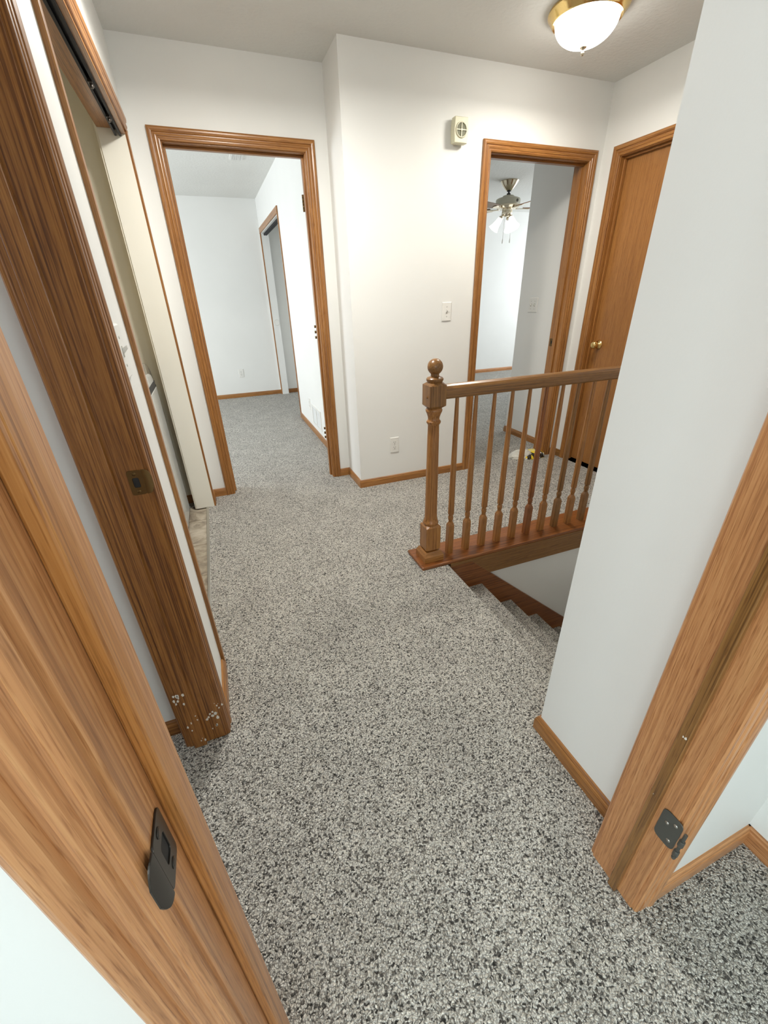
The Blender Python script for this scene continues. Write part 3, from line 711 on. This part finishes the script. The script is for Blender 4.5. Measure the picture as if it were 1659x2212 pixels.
# ------------------------------------------------------------------ ceiling light
LX, LY = 1.905, 2.215
cl = empty('ceiling_light', (LX, LY, H)); tag(cl, 'brass-rimmed frosted dome light on the hall ceiling', 'ceiling light')
make('base_pan', B().lathe([(0, 0), (.175, 0), (.183, -.004), (.185, -.012), (.180, -.020), (.172, -.026), (.164, -.040), (.158, -.044), (.150, -.040), (0, -.036)], (0, 0, 0), 64), BRASS, cl, split=True)
cl.children[0].scale = (.955, .955, 1)
GLASS = emit('frosted_glowing_glass', (1.0, 0.97, 0.895), 10.5)
dome = [(.140*math.cos(a), -.038-.092*math.sin(a)) for a in [PI/2*k/18 for k in range(19)]]
make('glass_bowl', B().lathe(dome, (0, 0, 0), 64, caps=False), GLASS, cl)
make('finial', B().lathe([(0, -.126), (.012, -.126), (.017, -.130), (.013, -.134), (.006, -.138), (.005, -.143), (.0075, -.148), (.008, -.154), (.005, -.159), (0, -.161)], (0, 0, 0), 24), NICKEL, cl)

# ------------------------------------------------------------------ ceiling fan
FX, FYC = 3.566, 5.06
cf = empty('ceiling_fan', (FX, FYC, H)); tag(cf, 'ceiling fan with polished canopy, wooden blades and bell shades in the right room', 'ceiling fan')
make('canopy', B().lathe([(0, 0), (.100, 0), (.104, -.006), (.096, -.016), (.078, -.045), (.052, -.075), (.035, -.092), (.028, -.095), (0, -.095)], (0, 0, 0), 40), NICKEL, cf, split=True)
make('downrod', B().lathe([(.024, -.090), (.024, -.102), (.010, -.104), (.010, -.118), (.020, -.120), (.023, -.130), (.020, -.142), (.012, -.144)], (0, 0, 0), 24), BLACK, cf, split=True)
mo = make('motor_housing', B().lathe([(0, -.140), (.055, -.140), (.066, -.146), (.070, -.156), (.110, -.164), (.134, -.174), (.140, -.184), (.140, -.225), (.136, -.232), (0, -.232)], (0, 0, 0), 48), plain('antique_cream_enamel', (.48, .46, .36), .35), cf, split=True)
bd = B(); bd.lathe([(0, 0), (.016, 0), (.015, .002), (0, .003)], (.03, -.1385, -.205), 24, Matrix.Rotation(PI/2, 4, 'X'))
make('badge', bd, plain('dark_badge', (.08, .07, .05), .4), mo)
make('blade_hub', B().lathe([(.134, -.232), (.137, -.245), (.120, -.262), (.090, -.272), (.060, -.276), (.058, -.290), (.062, -.300), (.060, -.320), (.050, -.332), (.030, -.345), (0, -.348)], (0, 0, 0), 40), NICKEL, cf, split=True)
for k in range(5):
    a = math.radians(55+72*k)
    bl = B(); n = 9; up = []; z = -.262
    out = [(.20, -.045), (.26, -.055), (.45, -.066), (.58, -.068), (.63, -.055), (.65, -.02), (.65, .02), (.63, .055), (.58, .068), (.45, .066), (.26, .055), (.20, .045)]
    R = Matrix.Rotation(a, 4, 'Z') @ Matrix.Translation((0, 0, z)) @ Matrix.Rotation(math.radians(12), 4, 'X')
    rg = [[tuple(R @ Vector((x, y, zz))) for x, y in out] for zz in (-.003, .003)]
    blade = make('blade', bl.loft(rg), oak('x', 'slab') if k in (3, 4) else plain('shaded_blade_face', (.20, .13, .08), .45, bscale=30), cf)  # lit and shaded blades put into two wood colours
    ir = B(); ir.loft([[tuple(R @ Vector((x, y, zz))) for x, y in ((.10, -.012), (.17, -.010), (.20, -.030), (.25, -.034), (.27, 0), (.25, .034), (.20, .030), (.17, .010), (.10, .012))] for zz in (-.010, -.0035)])
    make('blade_iron', ir, NICKEL, blade, bevel=.001)
SH = emit('lit_frosted_shade', (1.0, 0.98, 0.93), 0.9)
for k in range(3):
    a = math.radians(38+120*k)
    tilt = Matrix.Rotation(a, 4, 'Z') @ Matrix.Translation((.045, 0, -.325)) @ Matrix.Rotation(math.radians(-36), 4, 'Y')
    arm = make('lamp_arm', B().lathe([(.012, .02), (.012, -.02), (.022, -.026), (.026, -.040), (.024, -.046)], (0, 0, 0), 20, tilt), NICKEL, cf, split=True)
    make('lamp_shade', B().lathe([(.022, -.040), (.028, -.048), (.033, -.072), (.038, -.110), (.046, -.145), (.058, -.172), (.060, -.176), (.056, -.174), (.044, -.145), (.036, -.110)], (0, 0, 0), 30, tilt, caps=False), SH, arm)
for dx, dy, L in ((-.050, -.03, .62), (.060, -.02, .61)):
    b = B(); b.tube([(dx, dy, -.33), (dx, dy, -L+.055)], .0022, 8); b.lathe([(0, -L), (.006, -L+.003), (.0085, -L+.018), (.006, -L+.038), (.002, -L+.055)], (dx, dy, 0), 14)
    make('pull_chain', b, WPLAST, cf)

# ------------------------------------------------------------------ crumpled plastic bag with yellow packaging
bg = empty('plastic_bag', (2.42, 2.80, 0)); tag(bg, 'crumpled clear and yellow plastic packaging on the carpet by the right doorway', 'bag')
def blob(cx, cy, sx, sy, sz, seed, mat, name, nu=40, nv=18, amp=.22):
    rnd = random.Random(seed); K = [(Vector((rnd.uniform(-1, 1), rnd.uniform(-1, 1), rnd.uniform(-1, 1))).normalized()*rnd.uniform(3, 11), rnd.uniform(0, 6.28), rnd.uniform(.3, 1)) for _ in range(14)]
    rings = []
    for i in range(nv+1):
        th = PI/2*i/nv*1.0; ring = []
        for j in range(nu):
            ph = 2*PI*j/nu; p = Vector((math.cos(ph)*math.cos(th), math.sin(ph)*math.cos(th), math.sin(th)))
            d = sum(w*abs(math.sin(k.dot(p)+o)) for k, o, w in K)/5
            s = 1+amp*(d-.9)
            ring.append((cx+p.x*sx*s, cy+p.y*sy*s, .001+max(0, p.z*sz*s)))
        rings.append(ring)
    return make(name, B().loft(rings, False), mat, bg)
PM, pnt, pb = newmat('shiny_clear_plastic')
pb.inputs['Base Color'].default_value = (.80, .79, .72, 1); pb.inputs['Roughness'].default_value = .12; pb.inputs['Transmission Weight'].default_value = .25
YP, ynt, yb = newmat('printed_yellow_plastic')
tc = N(ynt, 'ShaderNodeTexCoord'); mp = N(ynt, 'ShaderNodeMapping'); mp.inputs['Scale'].default_value = (26, 9, 30); ynt.links.new(tc.outputs['Object'], mp.inputs[0])
vv = N(ynt, 'ShaderNodeTexVoronoi', Scale=1.0, distance='CHEBYCHEV'); ynt.links.new(mp.outputs[0], vv.inputs['Vector']); sc_ = N(ynt, 'ShaderNodeSeparateColor'); ynt.links.new(vv.outputs['Color'], sc_.inputs[0])
rr = ramp(ynt, sc_.outputs[0], [(0.0, (.015, .013, .010)), (.30, (.80, .58, .03)), (.62, (.72, .60, .18)), (.82, (.82, .80, .70))], 'CONSTANT'); ynt.links.new(rr.outputs[0], yb.inputs['Base Color']); yb.inputs['Roughness'].default_value = .18
blob(-.055, .015, .115, .075, .052, 5, PM, 'clear_wrap')
blob(.075, -.01, .070, .085, .050, 9, YP, 'printed_wrap')
blob(.0, -.055, .07, .035, .028, 12, YP, 'torn_flap')
blob(.135, .03, .06, .035, .030, 15, PM, 'clear_tail')

# ------------------------------------------------------------------ assumed windows out of frame, added to light the rooms
def assumed_window(n, axis, p, sgn, a0, a1, z0, z1, power, col):
    """frame in the wall opening; daylight area light just outside"""
    w = empty('assumed_window_%d' % n, (0, 0, 0), 'structure')
    Bx = (lambda b, a, c, q0, q1, zz0, zz1: b.box(q0, q1, a, c, zz0, zz1)) if axis == 'x' else (lambda b, a, c, q0, q1, zz0, zz1: b.box(a, c, q0, q1, zz0, zz1))
    b = B(); t = .045; q0, q1 = p-.03, p+.03
    Bx(b, a0, a1, q0, q1, z0, z0+t); Bx(b, a0, a1, q0, q1, z1-t, z1); Bx(b, a0, a0+t, q0, q1, z0+t, z1-t); Bx(b, a1-t, a1, q0, q1, z0+t, z1-t)
    m_ = (a0+a1)/2; Bx(b, m_-.02, m_+.02, q0, q1, z0+t, z1-t)
    make('sash', b, WPLAST, w, bevel=.002)
    L = bpy.data.lights.new('daylight', 'AREA'); L.shape = 'RECTANGLE'; L.size = a1-a0; L.size_y = z1-z0; L.energy = power; L.color = col
    lo = bpy.data.objects.new('daylight', L); COL.objects.link(lo)
    off = -sgn*.10; mid = (a0+a1)/2; zm = (z0+z1)/2
    lo.location = (p+off, mid, zm) if axis == 'x' else (mid, p+off, zm)
    d = Vector((sgn, 0, -.12)) if axis == 'x' else Vector((0, sgn, -.12))
    lo.rotation_euler = d.to_track_quat('-Z', 'Y').to_euler()
    return w
COOL = (.87, .985, .99)
assumed_window(1, 'x', -2.85, +1, -2.5, -.7, .75, 2.1, 40, COOL)
assumed_window(2, 'y', -3.25, +1, -1.9, .3, .75, 2.1, 12, COOL)
assumed_window(6, 'x', XRC+.05, -1, -2.7, -1.3, .75, 2.1, 18, COOL)
assumed_window(3, 'x', -3.15, +1, 4.0, 5.9, .8, 2.1, 78, (.92, .97, 1.0))
assumed_window(4, 'x', 6.55, -1, 4.0, 6.3, .8, 2.1, 50, (.93, .975, 1.0))
assumed_window(5, 'x', -1.85, +1, .45, .95, 1.1, 1.9, 6, (.95, .97, 1.0))
# unseen down-facing disk added just under the hall light's bowl
L = bpy.data.lights.new('under_bowl_light', 'AREA'); L.shape = 'DISK'; L.size = .22; L.energy = 7; L.color = (1.0, .955, .86)
lo = bpy.data.objects.new('under_bowl_light', L); COL.objects.link(lo); lo.location = (LX, LY, H-.165)
# assumed second matching light added farther back along the same hall (above the frame)
assumed_light = cl.copy(); COL.objects.link(assumed_light); assumed_light.location = (.33, 2.0, H); assumed_light['label'] = 'assumed unseen matching brass dome light farther back on the hall ceiling near the doorway'
for ch_ in list(cl.children):
    k_ = ch_.copy(); COL.objects.link(k_); k_.parent = assumed_light
    if k_.name.startswith('glass_bowl'): k_.data = k_.data.copy(); k_.data.materials[0] = emit('assumed_light_bright_glass', (1.0, 0.985, 0.935), 12.5)  # brighter glow given to the assumed light's bowl
L2 = L.copy(); L2.energy = 16.5; L2.color = (1.0, .98, .92); l2 = bpy.data.objects.new('under_bowl_light', L2); COL.objects.link(l2); l2.location = (.33, 2.0, H-.165)  # another unseen disk, added under the assumed light

W = bpy.data.worlds.new('world'); S.world = W; W.use_nodes = True
W.node_tree.nodes['Background'].inputs[0].default_value = (.75, .87, 1, 1); W.node_tree.nodes['Background'].inputs[1].default_value = 1.0

# ------------------------------------------------------------------ camera
f, pitch, yaw, roll, hc = 892.69, 27.508, 20.500, -1.677, 1.28664
y, pi_, r = map(math.radians, (yaw, pitch, roll))
fw = Vector((math.sin(y)*math.cos(pi_), math.cos(y)*math.cos(pi_), -math.sin(pi_)))
rt = Vector((math.cos(y), -math.sin(y), 0)); up = rt.cross(fw)
r2 = rt*math.cos(r)+up*math.sin(r); u2 = -rt*math.sin(r)+up*math.cos(r)
cam = bpy.data.cameras.new('camera'); co = bpy.data.objects.new('camera', cam); COL.objects.link(co)
co.matrix_world = Matrix(((r2.x, u2.x, -fw.x, 0), (r2.y, u2.y, -fw.y, 0), (r2.z, u2.z, -fw.z, hc), (0, 0, 0, 1)))
cam.sensor_fit = 'VERTICAL'; cam.sensor_height = 32; cam.sensor_width = 24; cam.lens = 32*f/2212
cam.clip_start = 0.02; cam.clip_end = 60
S.camera = co
S.view_settings.view_transform = 'Standard'; S.view_settings.look = 'None'; S.view_settings.gamma = 1; S.view_settings.use_curve_mapping = False
S.view_settings.exposure = 0.68
